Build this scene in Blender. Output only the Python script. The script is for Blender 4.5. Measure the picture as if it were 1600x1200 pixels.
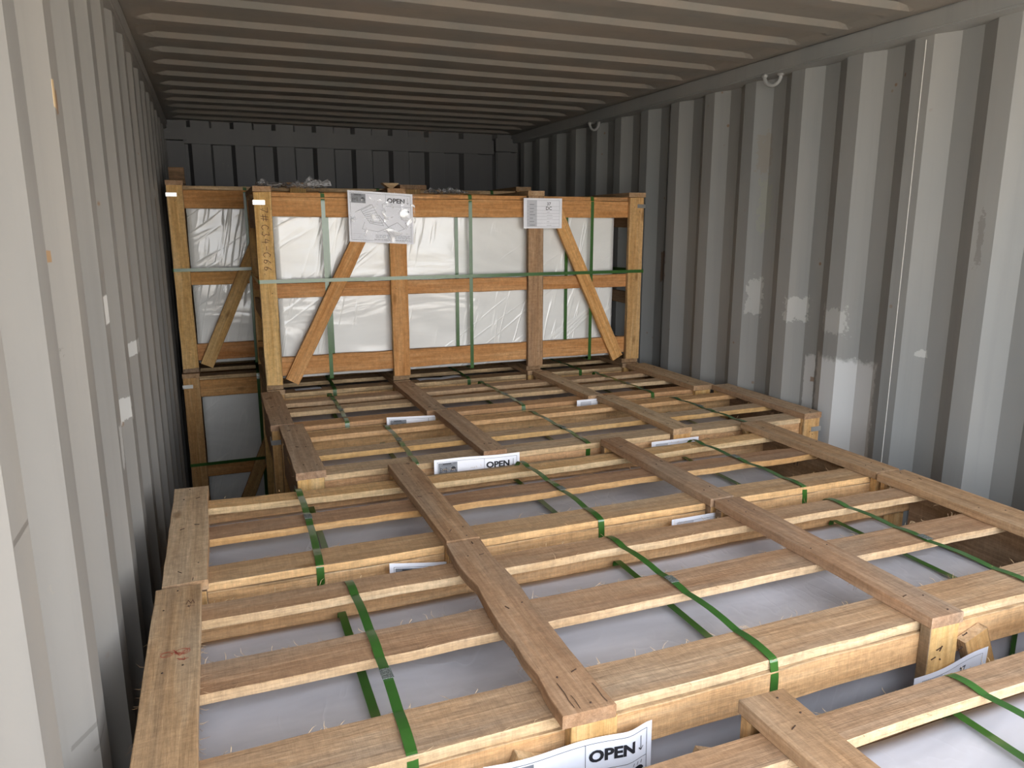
import bpy, bmesh, math, random
from mathutils import Vector, Matrix, noise

for o in list(bpy.data.objects):
    bpy.data.objects.remove(o, do_unlink=True)
SC = bpy.context.scene
COL = SC.collection
random.seed(7)

# ------------------------------------------------------------------ camera
CAMZ = 1.755                      # camera height above the container floor
yaw, pit, rol = 0.379033, 0.2093872, -0.0008537
cy, sy, cp, sp, cr, sr = math.cos(yaw), math.sin(yaw), math.cos(pit), math.sin(pit), math.cos(rol), math.sin(rol)
f_ = Vector((sy*cp, cy*cp, -sp)); r_ = Vector((cy, -sy, 0)); u_ = r_.cross(f_)
right = r_*cr + u_*sr; up = u_*cr - r_*sr
cam_d = bpy.data.cameras.new('camera'); cam = bpy.data.objects.new('camera', cam_d); COL.objects.link(cam)
cam_d.sensor_width = 36; cam_d.lens = 1162.986/1600*36; cam_d.clip_start = 0.02
M = Matrix((right, up, -f_)).transposed().to_4x4(); M.translation = (0, 0, CAMZ)
cam.matrix_world = M
SC.camera = cam

# ------------------------------------------------------------------ world, sun, exposure
SC.view_settings.view_transform = 'Standard'; SC.view_settings.look = 'None'
SC.view_settings.gamma = 1; SC.view_settings.use_curve_mapping = False
SC.view_settings.exposure = -0.12
w = bpy.data.worlds.new('daylight'); SC.world = w; w.use_nodes = True
nt = w.node_tree; nt.nodes.clear()
out = nt.nodes.new('ShaderNodeOutputWorld'); bg = nt.nodes.new('ShaderNodeBackground')
tc = nt.nodes.new('ShaderNodeTexCoord'); sep = nt.nodes.new('ShaderNodeSeparateXYZ'); rp = nt.nodes.new('ShaderNodeValToRGB')
nt.links.new(tc.outputs['Generated'], sep.inputs[0]); nt.links.new(sep.outputs['Z'], rp.inputs[0])
rp.color_ramp.elements[0].position = 0.0; rp.color_ramp.elements[0].color = (0.97, 0.97, 0.97, 1)
rp.color_ramp.elements[1].position = 0.6; rp.color_ramp.elements[1].color = (0.74, 0.82, 0.96, 1)
nt.links.new(rp.outputs[0], bg.inputs['Color']); bg.inputs['Strength'].default_value = 8.8
nt.links.new(bg.outputs[0], out.inputs[0])
sd = bpy.data.lights.new('sun', 'SUN'); sd.energy = 20.0; sd.angle = 0.01; sd.color = (1.0, 0.93, 0.82)
sun = bpy.data.objects.new('sun', sd); COL.objects.link(sun)
sun.rotation_euler = Vector((0.45, -0.22, -0.86)).to_track_quat('-Z', 'Y').to_euler()
pd = bpy.data.lights.new('door_daylight', 'AREA'); pd.shape = 'RECTANGLE'; pd.size = 2.45; pd.size_y = 2.5; pd.cycles.is_portal = True
po = bpy.data.objects.new('door_daylight', pd); COL.objects.link(po)
po.location = (0.975, -0.09, 1.2); po.rotation_euler = Vector((0, 1, 0)).to_track_quat('-Z', 'Y').to_euler()

XL, XR, ZC, YB, YD = -0.205, 2.155, 2.40, 5.32, 0.02     # inner faces, ceiling, back, door opening set farther in for stronger light contrast

# ------------------------------------------------------------------ materials
def node_mat(name):
    m = bpy.data.materials.new(name); m.use_nodes = True
    nt = m.node_tree; b = nt.nodes['Principled BSDF']
    return m, nt, b
def N(nt, t, **k):
    n = nt.nodes.new(t)
    for a, v in k.items(): setattr(n, a, v)
    return n
def mth(nt, op, a, b=None, c=None):
    n = N(nt, 'ShaderNodeMath', operation=op)
    for i, v in enumerate((a, b, c)):
        if v is None: continue
        if isinstance(v, (int, float)): n.inputs[i].default_value = v
        else: nt.links.new(v, n.inputs[i])
    return n.outputs[0]
def mix(nt, fac, a, b):
    n = N(nt, 'ShaderNodeMix', data_type='RGBA')
    for s, v in ((n.inputs[0], fac), (n.inputs[6], a), (n.inputs[7], b)):
        if isinstance(v, (int, float)): s.default_value = v
        elif isinstance(v, tuple): s.default_value = (*v[:3], 1)
        else: nt.links.new(v, s)
    return n.outputs[2]
def noise_n(nt, vec, scale, detail=4, rough=.55, dist=0.0):
    n = N(nt, 'ShaderNodeTexNoise'); n.inputs['Scale'].default_value = scale; n.inputs['Detail'].default_value = detail
    n.inputs['Roughness'].default_value = rough; n.inputs['Distortion'].default_value = dist
    if vec is not None: nt.links.new(vec, n.inputs['Vector'])
    return n.outputs['Fac']
def ramp(nt, fac, stops):
    n = N(nt, 'ShaderNodeValToRGB'); nt.links.new(fac, n.inputs[0])
    e = n.color_ramp.elements
    while len(e) < len(stops): e.new(0.5)
    for i, (p, c) in enumerate(stops):
        e[i].position = p; e[i].color = (*c, 1) if isinstance(c, tuple) else (c, c, c, 1)
    return n.outputs[0]
def mapping(nt, vec, scale=(1, 1, 1), loc=None):
    n = N(nt, 'ShaderNodeMapping'); n.inputs['Scale'].default_value = scale
    nt.links.new(vec, n.inputs['Vector'])
    if loc is not None: nt.links.new(loc, n.inputs['Location'])
    return n.outputs[0]
def bump(nt, b, h, strength, dist):
    n = N(nt, 'ShaderNodeBump'); n.inputs['Strength'].default_value = strength; n.inputs['Distance'].default_value = dist
    nt.links.new(h, n.inputs['Height']); nt.links.new(n.outputs[0], b.inputs['Normal'])

def wood(name, c0, c1, c2, stain=.35, stain_col=(.13, .085, .05), rough=.85, saw=.5, grey=(.36, .33, .27), greyamt=.3):
    """sawn timber: grain runs along the local X axis of each board"""
    m, nt, b = node_mat(name)
    tc = N(nt, 'ShaderNodeTexCoord'); oi = N(nt, 'ShaderNodeObjectInfo')
    off = mth(nt, 'MULTIPLY', oi.outputs['Random'], 57.0)
    cmb = N(nt, 'ShaderNodeCombineXYZ'); nt.links.new(off, cmb.inputs[0]); nt.links.new(off, cmb.inputs[1]); nt.links.new(off, cmb.inputs[2])
    P = tc.outputs['Object']
    g = mapping(nt, P, (1.6, 26, 26), cmb.outputs[0])
    grain = noise_n(nt, g, 1.6, 5, .6, .8)
    big = noise_n(nt, mapping(nt, P, (1.2, 7, 7), cmb.outputs[0]), 1.3, 3, .5, 1.0)
    fine = noise_n(nt, mapping(nt, P, (7, 190, 190), cmb.outputs[0]), 1.0, 4, .75, .5)
    sawm = noise_n(nt, mapping(nt, P, (240, 14, 14), cmb.outputs[0]), 1.0, 4, .7, .6)
    col = ramp(nt, grain, [(.28, c0), (.52, c1), (.74, c2)])
    col = mix(nt, mth(nt, 'MULTIPLY', ramp(nt, big, [(.42, 0.0), (.70, 1.0)]), greyamt), col, grey)
    # knots and dark streaks
    vo = N(nt, 'ShaderNodeTexVoronoi'); nt.links.new(mapping(nt, P, (3.2, 9, 9), cmb.outputs[0]), vo.inputs['Vector']); vo.inputs['Scale'].default_value = 1.0
    kn = ramp(nt, vo.outputs['Distance'], [(.045, 1.0), (.11, 0.0)])
    st = noise_n(nt, mapping(nt, P, (5, 30, 30), cmb.outputs[0]), 1.5, 4, .6, .4)
    col = mix(nt, mth(nt, 'MULTIPLY', ramp(nt, st, [(.60, 0.0), (.78, 1.0)]), stain), col, stain_col)
    col = mix(nt, mth(nt, 'MULTIPLY', kn, .55), col, (.16, .075, .03))
    sg = N(nt, 'ShaderNodeSeparateXYZ'); nt.links.new(tc.outputs['Generated'], sg.inputs[0])
    ed = mth(nt, 'MULTIPLY', mth(nt, 'ABSOLUTE', mth(nt, 'SUBTRACT', sg.outputs['Y'], .5)), 2.0)
    ew = noise_n(nt, mapping(nt, P, (4, 30, 30), cmb.outputs[0]), 1.0, 4, .7)
    ek = mth(nt, 'ADD', ed, mth(nt, 'MULTIPLY', mth(nt, 'SUBTRACT', ew, .5), .9))
    col = mix(nt, mth(nt, 'MULTIPLY', ramp(nt, ek, [(.93, 0.0), (1.08, 1.0)]), .5), col, (.17, .12, .075))
    # fine fibres and saw marks modulate value a little
    gr2 = noise_n(nt, mapping(nt, P, (60, 60, 60), cmb.outputs[0]), 1.0, 4, .75)
    v = mth(nt, 'MULTIPLY', mth(nt, 'MULTIPLY_ADD', fine, 1.0, .5), mth(nt, 'MULTIPLY_ADD', gr2, .9, .55)); v2 = mth(nt, 'MULTIPLY_ADD', sawm, .45*saw*2, 1-.225*saw*2)
    vr = mth(nt, 'MULTIPLY_ADD', oi.outputs['Random'], .22, .80)
    vv = mth(nt, 'MULTIPLY', mth(nt, 'MULTIPLY', v, v2), vr)
    hs = N(nt, 'ShaderNodeHueSaturation'); nt.links.new(col, hs.inputs['Color']); nt.links.new(vv, hs.inputs['Value']); hs.inputs['Saturation'].default_value = 1.14
    nt.links.new(mth(nt, 'MULTIPLY_ADD', oi.outputs['Random'], .012, .494), hs.inputs['Hue'])
    nt.links.new(hs.outputs[0], b.inputs['Base Color']); b.inputs['Roughness'].default_value = rough
    b.inputs['Specular IOR Level'].default_value = .25
    h = mth(nt, 'ADD', mth(nt, 'MULTIPLY', fine, .5), mth(nt, 'ADD', mth(nt, 'MULTIPLY', sawm, .6*saw), mth(nt, 'MULTIPLY', grain, .5)))
    bump(nt, b, h, .9, .003)
    return m

W_TAN = wood('tan weathered sawn wood', (.34, .212, .130), (.45, .295, .185), (.55, .385, .255), .30, greyamt=.35)
W_BROWN = wood('brown sawn wood', (.30, .185, .11), (.39, .25, .155), (.48, .325, .21), .35, greyamt=.25)
W_PALE = wood('pale freshly cut wood', (.52, .36, .215), (.63, .46, .295), (.72, .56, .38), .25, (.32, .20, .10), greyamt=.08)
W_ORANGE = wood('orange planed wood', (.50, .255, .12), (.62, .35, .18), (.72, .45, .25), .22, (.22, .09, .04), saw=.2, greyamt=.06, grey=(.50, .36, .22))
W_YELLOW = wood('honey planed wood', (.52, .31, .145), (.64, .42, .215), (.73, .52, .30), .22, (.22, .10, .05), saw=.25, greyamt=.1)
W_PEACH = wood('peach fresh sawn wood', (.55, .335, .185), (.66, .425, .245), (.75, .52, .325), .15, (.30, .14, .07), greyamt=.08)
W_DARK = wood('dark brown rough wood', (.22, .14, .085), (.32, .21, .13), (.42, .29, .19), .4, greyamt=.35)  # darkest brown of the board colours
W_TAN_LIFTED = wood('tan sawn wood lightened against shade', (.46, .325, .215), (.57, .42, .285), (.66, .51, .365), .30, greyamt=.3, grey=(.46, .42, .35))  # tan wood lightened in colour to make up for weak grazing light
WOODS = dict(tan_lifted=W_TAN_LIFTED, tan=W_TAN, brown=W_BROWN, pale=W_PALE, orange=W_ORANGE, yellow=W_YELLOW, peach=W_PEACH, dark=W_DARK)

def strap_mat():
    m, nt, b = node_mat('green polyester strapping')
    tc = N(nt, 'ShaderNodeTexCoord')
    vo = noise_n(nt, tc.outputs['Object'], 900, 1)
    n2 = noise_n(nt, tc.outputs['Object'], 9, 3)
    nt.links.new(ramp(nt, n2, [(.3, (.026, .095, .014)), (.7, (.045, .14, .022))]), b.inputs['Base Color'])
    b.inputs['Roughness'].default_value = .28; b.inputs['Coat Weight'].default_value = .4; b.inputs['Coat Roughness'].default_value = .2
    b.inputs['Specular IOR Level'].default_value = .6
    bump(nt, b, vo, .12, .0006); return m
M_STRAP = strap_mat()
def simple(name, col, rough=.5, metal=0.0, var=0.0, scale=20):
    m, nt, b = node_mat(name)
    b.inputs['Roughness'].default_value = rough; b.inputs['Metallic'].default_value = metal
    tc = N(nt, 'ShaderNodeTexCoord'); n = noise_n(nt, tc.outputs['Object'], scale, 4)
    lo = tuple(c*(1-var) for c in col); hi = tuple(min(1, c*(1+var)) for c in col)
    nt.links.new(ramp(nt, n, [(.3, lo), (.7, hi)]), b.inputs['Base Color'])
    return m
def seal_mat():
    m, nt, b = node_mat('crimped strap seal')
    tc = N(nt, 'ShaderNodeTexCoord')
    vo = N(nt, 'ShaderNodeTexVoronoi'); vo.inputs['Scale'].default_value = 420; nt.links.new(tc.outputs['Object'], vo.inputs['Vector'])
    nt.links.new(ramp(nt, vo.outputs['Distance'], [(.15, (.02, .025, .02)), (.6, (.20, .22, .20))]), b.inputs['Base Color'])
    b.inputs['Roughness'].default_value = .45; b.inputs['Metallic'].default_value = .3
    return m
M_SEAL = seal_mat()
M_NAIL = simple('dark nail head', (.085, .05, .035), .6, .4)
M_BRACK = simple('galvanised bracket', (.62, .62, .60), .28, .85, .1)
M_PAPER = simple('white label paper', (.86, .87, .92), .6, 0, .03)
M_INK = simple('black ink', (.02, .02, .025), .6)
M_INKGREY = simple('grey print', (.22, .23, .25), .6, 0, .2, 60)
M_LIGHTGREY = simple('light grey print', (.55, .56, .60), .6)
M_PEN = simple('brown marker pen', (.10, .035, .02), .7)
M_REDPEN = simple('faded red marker', (.45, .06, .035), .8)

def film_mat(name, base, streak, folds=.5, rough=.12, coatw=.8, ang=.6, strength=.5, clo=.84):
    """foam and slabs wrapped in clear stretch film: milky colour under a glossy skin with long pulled folds"""
    m, nt, b = node_mat(name)
    tc = N(nt, 'ShaderNodeTexCoord'); oi = N(nt, 'ShaderNodeObjectInfo')
    off = mth(nt, 'MULTIPLY', oi.outputs['Random'], 31.0)
    cmb = N(nt, 'ShaderNodeCombineXYZ'); nt.links.new(off, cmb.inputs[0]); nt.links.new(off, cmb.inputs[2])
    P = tc.outputs['Object']
    def fold(rx, ry, rz, sc, seed, wid):
        r = N(nt, 'ShaderNodeMapping'); r.inputs['Rotation'].default_value = (rx, ry, rz); nt.links.new(P, r.inputs['Vector'])
        n = noise_n(nt, mapping(nt, r.outputs[0], sc, cmb.outputs[0]), 1.0+seed*.13, 2, .45, .22)
        d = mth(nt, 'ABSOLUTE', mth(nt, 'SUBTRACT', n, .5))
        k = mth(nt, 'SUBTRACT', 1.0, mth(nt, 'MINIMUM', mth(nt, 'DIVIDE', d, wid), 1.0))
        msk = ramp(nt, noise_n(nt, P, 2.0+seed, 2, .5), [(.45, 0.0), (.62, 1.0)])
        return mth(nt, 'MULTIPLY', mth(nt, 'MULTIPLY', k, k), msk)
    f1 = fold(0, ang, 0, (1.0, 6, 13), 0, .05)
    f2 = fold(0, 1.35, .2, (1.1, 6, 15), 1, .06)
    soft = noise_n(nt, mapping(nt, P, (1.2, 5, 4), cmb.outputs[0]), 1.5, 3, .5, .8)
    cl = noise_n(nt, mapping(nt, P, (1.6, 5, 4), cmb.outputs[0]), 1.3, 4, .55, .9)
    c = mix(nt, ramp(nt, cl, [(.3, 0.0), (.7, 1.0)]), base, tuple(x*clo for x in base))
    ff = mth(nt, 'MAXIMUM', f1, f2)
    c = mix(nt, mth(nt, 'MULTIPLY', ff, folds), c, streak)
    nt.links.new(c, b.inputs['Base Color'])
    b.inputs['Roughness'].default_value = .5; b.inputs['Coat Weight'].default_value = coatw; b.inputs['Coat Roughness'].default_value = rough
    h = mth(nt, 'ADD', mth(nt, 'MULTIPLY', soft, .9), mth(nt, 'MULTIPLY', ff, .30))
    n = N(nt, 'ShaderNodeBump'); n.inputs['Strength'].default_value = strength; n.inputs['Distance'].default_value = .012
    nt.links.new(h, n.inputs['Height']); nt.links.new(n.outputs[0], b.inputs['Normal']); nt.links.new(n.outputs[0], b.inputs['Coat Normal'])
    return m
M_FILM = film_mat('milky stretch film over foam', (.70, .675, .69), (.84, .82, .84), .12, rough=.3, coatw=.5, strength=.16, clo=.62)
M_FILM_UP = film_mat('clear stretch film over white foam', (.90, .90, .86), (.98, .98, .93), .6, rough=.12, coatw=1.0, strength=.55)
def clear_film(name, lo, hi, p0, p1, sc):
    m, nt, b = node_mat(name)
    b.inputs['Base Color'].default_value = (.92, .93, .95, 1); b.inputs['Roughness'].default_value = .15
    b.inputs['Specular IOR Level'].default_value = .8; b.inputs['Coat Weight'].default_value = 1; b.inputs['Coat Roughness'].default_value = .08
    tc = N(nt, 'ShaderNodeTexCoord'); n = noise_n(nt, tc.outputs['Object'], sc, 3, .5, 1.2)
    nt.links.new(ramp(nt, n, [(p0, lo), (p1, hi)]), b.inputs['Alpha'])
    bump(nt, b, n, .5, .008); return m
M_POCKET = clear_film('clear document pocket', .05, .85, .56, .66, 17)  # opaque white blotches imitate glare on the plastic
M_CLEAR = clear_film('crumpled clear plastic', .18, .9, .45, .62, 24)

def steel_mat(name, base, warm, marks=()):
    """painted corten container sheet: chalky paint, scuffs, rust specks, repaint patches at fixed places"""
    m, nt, b = node_mat(name)
    g = N(nt, 'ShaderNodeNewGeometry'); P = g.outputs['Position']
    a = noise_n(nt, mapping(nt, P, (2.5, 2.5, .7)), 1.6, 5, .55, .5)
    c = mix(nt, ramp(nt, a, [(.32, 0.0), (.70, 1.0)]), base, warm)
    v = noise_n(nt, mapping(nt, P, (30, 30, 1.0)), 1.0, 3)
    c = mix(nt, mth(nt, 'MULTIPLY', ramp(nt, v, [(.55, 0.0), (.75, 1.0)]), .22), c, tuple(x*.72 for x in base))
    sc = noise_n(nt, mapping(nt, P, (6, 6, 6)), 3.2, 6, .75, 2.0)
    c = mix(nt, mth(nt, 'MULTIPLY', ramp(nt, sc, [(.66, 0.0), (.70, 1.0)]), .45), c, (.30, .27, .23))
    sp_ = N(nt, 'ShaderNodeTexVoronoi'); sp_.inputs['Scale'].default_value = 13; nt.links.new(P, sp_.inputs['Vector'])
    msk = noise_n(nt, P, 2.3, 2)
    rust = mth(nt, 'MULTIPLY', ramp(nt, sp_.outputs['Distance'], [(.06, 1.0), (.10, 0.0)]), ramp(nt, msk, [(.56, 0.0), (.62, 1.0)]))
    c = mix(nt, mth(nt, 'MULTIPLY', rust, .8), c, (.20, .10, .045))
    sx = N(nt, 'ShaderNodeSeparateXYZ'); nt.links.new(P, sx.inputs[0])
    wob = noise_n(nt, P, 42, 5, .65)
    wo = mth(nt, 'MULTIPLY', mth(nt, 'SUBTRACT', wob, .5), 1.1)
    for (y0, z0, ry, rz, col, amt, soft) in marks:
        dy = mth(nt, 'ABSOLUTE', mth(nt, 'DIVIDE', mth(nt, 'SUBTRACT', sx.outputs['Y'], y0), ry))
        dz = mth(nt, 'ABSOLUTE', mth(nt, 'DIVIDE', mth(nt, 'SUBTRACT', sx.outputs['Z'], z0), rz))
        d = mth(nt, 'ADD', mth(nt, 'MAXIMUM', dy, dz), mth(nt, 'MULTIPLY', wo, soft))
        k = ramp(nt, d, [(.88, 1.0), (.99, 0.0)])
        c = mix(nt, mth(nt, 'MULTIPLY', k, amt), c, col)
    nt.links.new(c, b.inputs['Base Color'])
    b.inputs['Roughness'].default_value = .48; b.inputs['Specular IOR Level'].default_value = .45
    dent = noise_n(nt, mapping(nt, P, (3, 3, 1.5)), 1.5, 3)
    bump(nt, b, dent, .25, .02)
    return m
Z = CAMZ
RUSTC = (.22, .11, .04); WP = (.80, .80, .77); DK = (.10, .09, .08); YP = (.72, .52, .28)
marksL = [(1.72, Z-.165, .055, .03, WP, .95, .25), (2.03, Z-.155, .022, .03, WP, .8, .5), (1.385, Z+.20, .009, .022, YP, .8, .5), (1.40, Z+.19, .008, .02, RUSTC, .8, .8),
          (1.29, Z-.035, .01, .016, RUSTC, .9, 1), (1.33, Z-.045, .005, .009, (.30, .17, .07), .8, .6), (1.31, Z-.11, .012, .012, RUSTC, .8, 1), (1.30, Z-.19, .03, .02, DK, .5, 2.2),
          (.86, Z-.31, .035, .0035, DK, .6, .8), (1.08, Z-.70, .030, .004, DK, .45, .8), (1.12, Z-.735, .035, .0035, DK, .4, .8), (1.0, Z-.60, .003, .07, WP, .5, .8), (2.2, Z-.32, .12, .02, WP, .5, 1), (1.9, Z-.42, .05, .03, WP, .45, 1.5), (1.25, Z-.28, .03, .03, DK, .35, 2.5), (1.7, Z-.45, .02, .05, WP, .5, 2)]
marksR = [(2.09, Z-.68, .15, .20, (.66, .67, .67), .75, .35), (2.28, Z-.62, .03, .12, (.66, .67, .67), .7, .5), (3.34, Z-.21, .05, .08, (.14, .08, .05), .8, .6), (3.33, Z-.14, .03, .015, (.12, .04, .02), .9, .5),
          (1.60, Z-.04, .010, .07, (.16, .15, .14), .55, 2.5), (2.60, Z+.08, .03, .10, (.30, .31, .25), .5, 2.5), (2.62, Z+.30, .03, .08, (.25, .22, .18), .5, 2.5), (2.62, Z-.30, .035, .08, WP, .3, 1.9),
          (2.36, Z-.33, .05, .05, WP, .3, 1.8), (2.15, Z-.35, .06, .05, WP, .25, 2), (1.78, Z-.42, .02, .012, WP, .3, 2), (2.26, Z-.60, .012, .01, RUSTC, .7, .8)]
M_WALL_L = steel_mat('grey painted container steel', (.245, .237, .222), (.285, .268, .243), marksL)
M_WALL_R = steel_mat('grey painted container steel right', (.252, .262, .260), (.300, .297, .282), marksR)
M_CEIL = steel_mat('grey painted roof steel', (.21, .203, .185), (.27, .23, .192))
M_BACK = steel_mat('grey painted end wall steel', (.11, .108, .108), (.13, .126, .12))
M_FLOOR = simple('container plywood floor', (.20, .12, .07), .7, 0, .25, 12)

# ------------------------------------------------------------------ mesh helpers
def link(name, me, parent=None, mats=()):
    o = bpy.data.objects.new(name, me); COL.objects.link(o)
    if parent is not None: o.parent = parent
    for m in mats:
        if m.name not in me.materials: me.materials.append(m)
    return o
def from_bm(name, bm, mats, parent=None, smooth=False):
    me = bpy.data.meshes.new(name); bmesh.ops.recalc_face_normals(bm, faces=bm.faces[:]); bm.to_mesh(me); bm.free()
    for m in mats: me.materials.append(m)
    if smooth:
        for p in me.polygons: p.use_smooth = True
    return link(name, me, parent)
def tag(o, label=None, cat=None, group=None, kind=None):
    if label: o['label'] = label
    if cat: o['category'] = cat
    if group: o['group'] = group
    if kind: o['kind'] = kind
    return o
def bm_box(bm, x0, x1, y0, y1, z0, z1, mi=0):
    v = [bm.verts.new((x, y, z)) for x in (x0, x1) for y in (y0, y1) for z in (z0, z1)]
    for q in ((0, 1, 3, 2), (4, 6, 7, 5), (0, 4, 5, 1), (2, 3, 7, 6), (0, 2, 6, 4), (1, 5, 7, 3)):
        f = bm.faces.new([v[i] for i in q]); f.material_index = mi
def thing(name, label, cat, loc, group=None):
    o = bpy.data.objects.new(name, None); COL.objects.link(o); o.location = loc; o.empty_display_size = .1
    return tag(o, label, cat, group)

BRD = random.Random(11)
def board(name, parent, p0, p1, width, thick, wdir, face='tan', edge='pale', sag=0.0, bow=0.0, wane=.0012, fuzz=0, end=None):
    """a sawn board from p0 to p1 (world coordinates of its centre line); wdir = direction of its width"""
    p0, p1 = Vector(p0), Vector(p1); d = p1-p0; L = d.length
    X = d.normalized(); Y = (Vector(wdir) - X*X.dot(Vector(wdir))).normalized(); Zv = X.cross(Y)
    n = max(6, int(L/.05)); s = BRD.random()*100
    bm = bmesh.new(); c = .0011; rings = []
    hw, ht = width/2, thick/2
    for i in range(n+1):
        t = i/n; x = -L/2+L*t
        if i == 0 or i == n: x += BRD.uniform(-.0015, .0015)
        e1 = noise.noise(Vector((x*6, s, 0)))*wane*2 + noise.noise(Vector((x*40, s, 3)))*wane*1.1
        e2 = noise.noise(Vector((x*6, s, 9)))*wane*2 + noise.noise(Vector((x*40, s, 13)))*wane*1.1
        zz = -sag*math.sin(math.pi*t) + noise.noise(Vector((x*3, s, 20)))*.0008
        yy = bow*math.sin(math.pi*t)
        a, b = -hw+e1+yy, hw+e2+yy
        sk = (BRD.uniform(-.002, .002) if i in (0, n) else 0)
        prof = [(a+c, -ht), (b-c, -ht), (b, -ht+c), (b, ht-c), (b-c, ht), (a+c, ht), (a, ht-c), (a, -ht+c)]
        rings.append([bm.verts.new((x+sk*(1 if q[0] > 0 else -1), q[0], q[1]+zz)) for q in prof])
    for i in range(n):
        for k in range(8):
            f = bm.faces.new((rings[i][k], rings[i][(k+1) % 8], rings[i+1][(k+1) % 8], rings[i+1][k]))
            f.material_index = 0 if k in (0, 4) else 1
    for rg in (rings[0], rings[-1]):
        f = bm.faces.new(rg); f.material_index = 1
    for k in range(fuzz):       # torn fibres standing off the long edges
        x = BRD.uniform(-L/2, L/2); sgn = BRD.choice((-1, 1)); l = BRD.uniform(.004, .018)
        a = Vector((x, sgn*hw, ht-.001)); dv = Vector((BRD.uniform(-1, 1), sgn*BRD.uniform(.1, .8), BRD.uniform(-.2, .7))).normalized()*l
        b2 = a+dv*.6; c2 = a+dv+Vector((BRD.uniform(-.4, .4), 0, BRD.uniform(-.3, .2)))*l
        q = .00045
        rr = []
        for p, rad in ((a, q), (b2, q*.8), (c2, q*.3)):
            rr.append([bm.verts.new(p+Vector(o)*rad) for o in ((1, 0, 0), (-.5, 0, .87), (-.5, 0, -.87))])
        for i in range(2):
            for j in range(3):
                f = bm.faces.new((rr[i][j], rr[i][(j+1) % 3], rr[i+1][(j+1) % 3], rr[i+1][j])); f.material_index = 1
    me = bpy.data.meshes.new(name); bmesh.ops.recalc_face_normals(bm, faces=bm.faces[:]); bm.to_mesh(me); bm.free()
    me.materials.append(WOODS[face]); me.materials.append(WOODS[edge])
    o = link(name, me, parent)
    mw = Matrix((X, Y, Zv)).transposed().to_4x4(); mw.translation = (p0+p1)/2
    pm = Matrix.Translation(parent.location) if parent is not None else Matrix.Identity(4)
    o.matrix_basis = pm.inverted() @ mw
    return o

def nail_mesh():
    bm = bmesh.new(); bmesh.ops.create_cone(bm, cap_ends=True, segments=8, radius1=.0020, radius2=.0015, depth=.0016)
    me = bpy.data.meshes.new('nail'); bm.to_mesh(me); bm.free(); me.materials.append(M_NAIL); return me
def staple_mesh():
    bm = bmesh.new(); bm_box(bm, -.0055, .0055, -.0006, .0006, -.0006, .0010)
    bm_box(bm, -.0058, -.0046, -.0006, .0006, -.0020, .0010); bm_box(bm, .0046, .0058, -.0006, .0006, -.0020, .0010)
    me = bpy.data.meshes.new('staple'); bm.to_mesh(me); bm.free(); me.materials.append(M_NAIL); return me
NAIL, STAPLE = nail_mesh(), staple_mesh()
def fasten(brd, wpos, staple=False, up=(0, 0, 1)):
    """nail head or staple sitting in the face of a board"""
    o = bpy.data.objects.new('staple' if staple else 'nail', STAPLE if staple else NAIL); COL.objects.link(o); o.parent = brd
    q = Vector(up).to_track_quat('Z', 'Y').to_matrix().to_4x4(); q = q @ Matrix.Rotation(BRD.uniform(0, 3.14), 4, 'Z')
    q.translation = Vector(wpos)
    root = brd.parent
    o.matrix_basis = (Matrix.Translation(root.location) @ brd.matrix_basis).inverted() @ q
    return o

def ribbon(name, parent, pts, side, width=.0165, thick=.0009, mat=None, closed=True):
    """flat plastic strap following pts; side = width direction"""
    bm = bmesh.new(); side = Vector(side).normalized(); rings = []; n = len(pts); pts = [Vector(p) for p in pts]
    for i, p in enumerate(pts):
        a = pts[i-1] if (i > 0 or closed) else p; b = pts[(i+1) % n] if (i < n-1 or closed) else p
        t = (b-a).normalized(); nn = side.cross(t).normalized()
        rings.append([bm.verts.new(p+side*(sx*width/2)+nn*(sz*thick)) for sx, sz in ((-1, 0), (1, 0), (1, 1), (-1, 1))])
    for i in range(n if closed else n-1):
        j = (i+1) % n
        for k in range(4): bm.faces.new((rings[i][k], rings[i][(k+1) % 4], rings[j][(k+1) % 4], rings[j][k]))
    if not closed:
        bm.faces.new(rings[0]); bm.faces.new(rings[-1])
    o = from_bm(name, bm, [mat or M_STRAP], None)
    if parent is not None:
        o.parent = parent; o.matrix_basis = Matrix.Translation(-parent.location)
    return o
def rounded_loop(corners, r=.004):
    out = []; n = len(corners)
    for i, c in enumerate(corners):
        c = Vector(c); a = Vector(corners[i-1]); b = Vector(corners[(i+1) % n])
        u = (a-c); v = (b-c); ru = min(r, u.length*.45); rv = min(r, v.length*.45)
        u.normalize(); v.normalize()
        p, q = c+u*ru, c+v*rv
        for t in (0, .5, 1): out.append(p*(1-t)**2+c*2*t*(1-t)+q*t*t)
    return out

def seal(strap, parent, p, side, along, up, l=.028, w=.019):
    bm = bmesh.new(); n = 14; rows = []
    for i in range(n+1):
        x = -l/2+l*i/n; h = .0010+.0004*math.sin(i*2.4)
        rows.append([bm.verts.new((x, -w/2, 0)), bm.verts.new((x, -w/2, h)), bm.verts.new((x, 0, h+.0004)), bm.verts.new((x, w/2, h)), bm.verts.new((x, w/2, 0))])
    for i in range(n):
        for k in range(4): bm.faces.new((rows[i][k], rows[i][k+1], rows[i+1][k+1], rows[i+1][k]))
        bm.faces.new((rows[i][4], rows[i][0], rows[i+1][0], rows[i+1][4]))
    bm.faces.new(rows[0]); bm.faces.new(rows[-1])
    o = from_bm('strap_seal', bm, [M_SEAL])
    X = Vector(along).normalized(); Zv = (Vector(up)-X*X.dot(Vector(up))).normalized(); Y = Zv.cross(X)
    mw = Matrix((X, Y, Zv)).transposed().to_4x4(); mw.translation = Vector(p)
    o.parent = strap; o.matrix_basis = (Matrix.Translation(parent.location) @ strap.matrix_basis).inverted() @ mw
    tag(o, 'dark crimped seal on the green strap')
    return o

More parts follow.
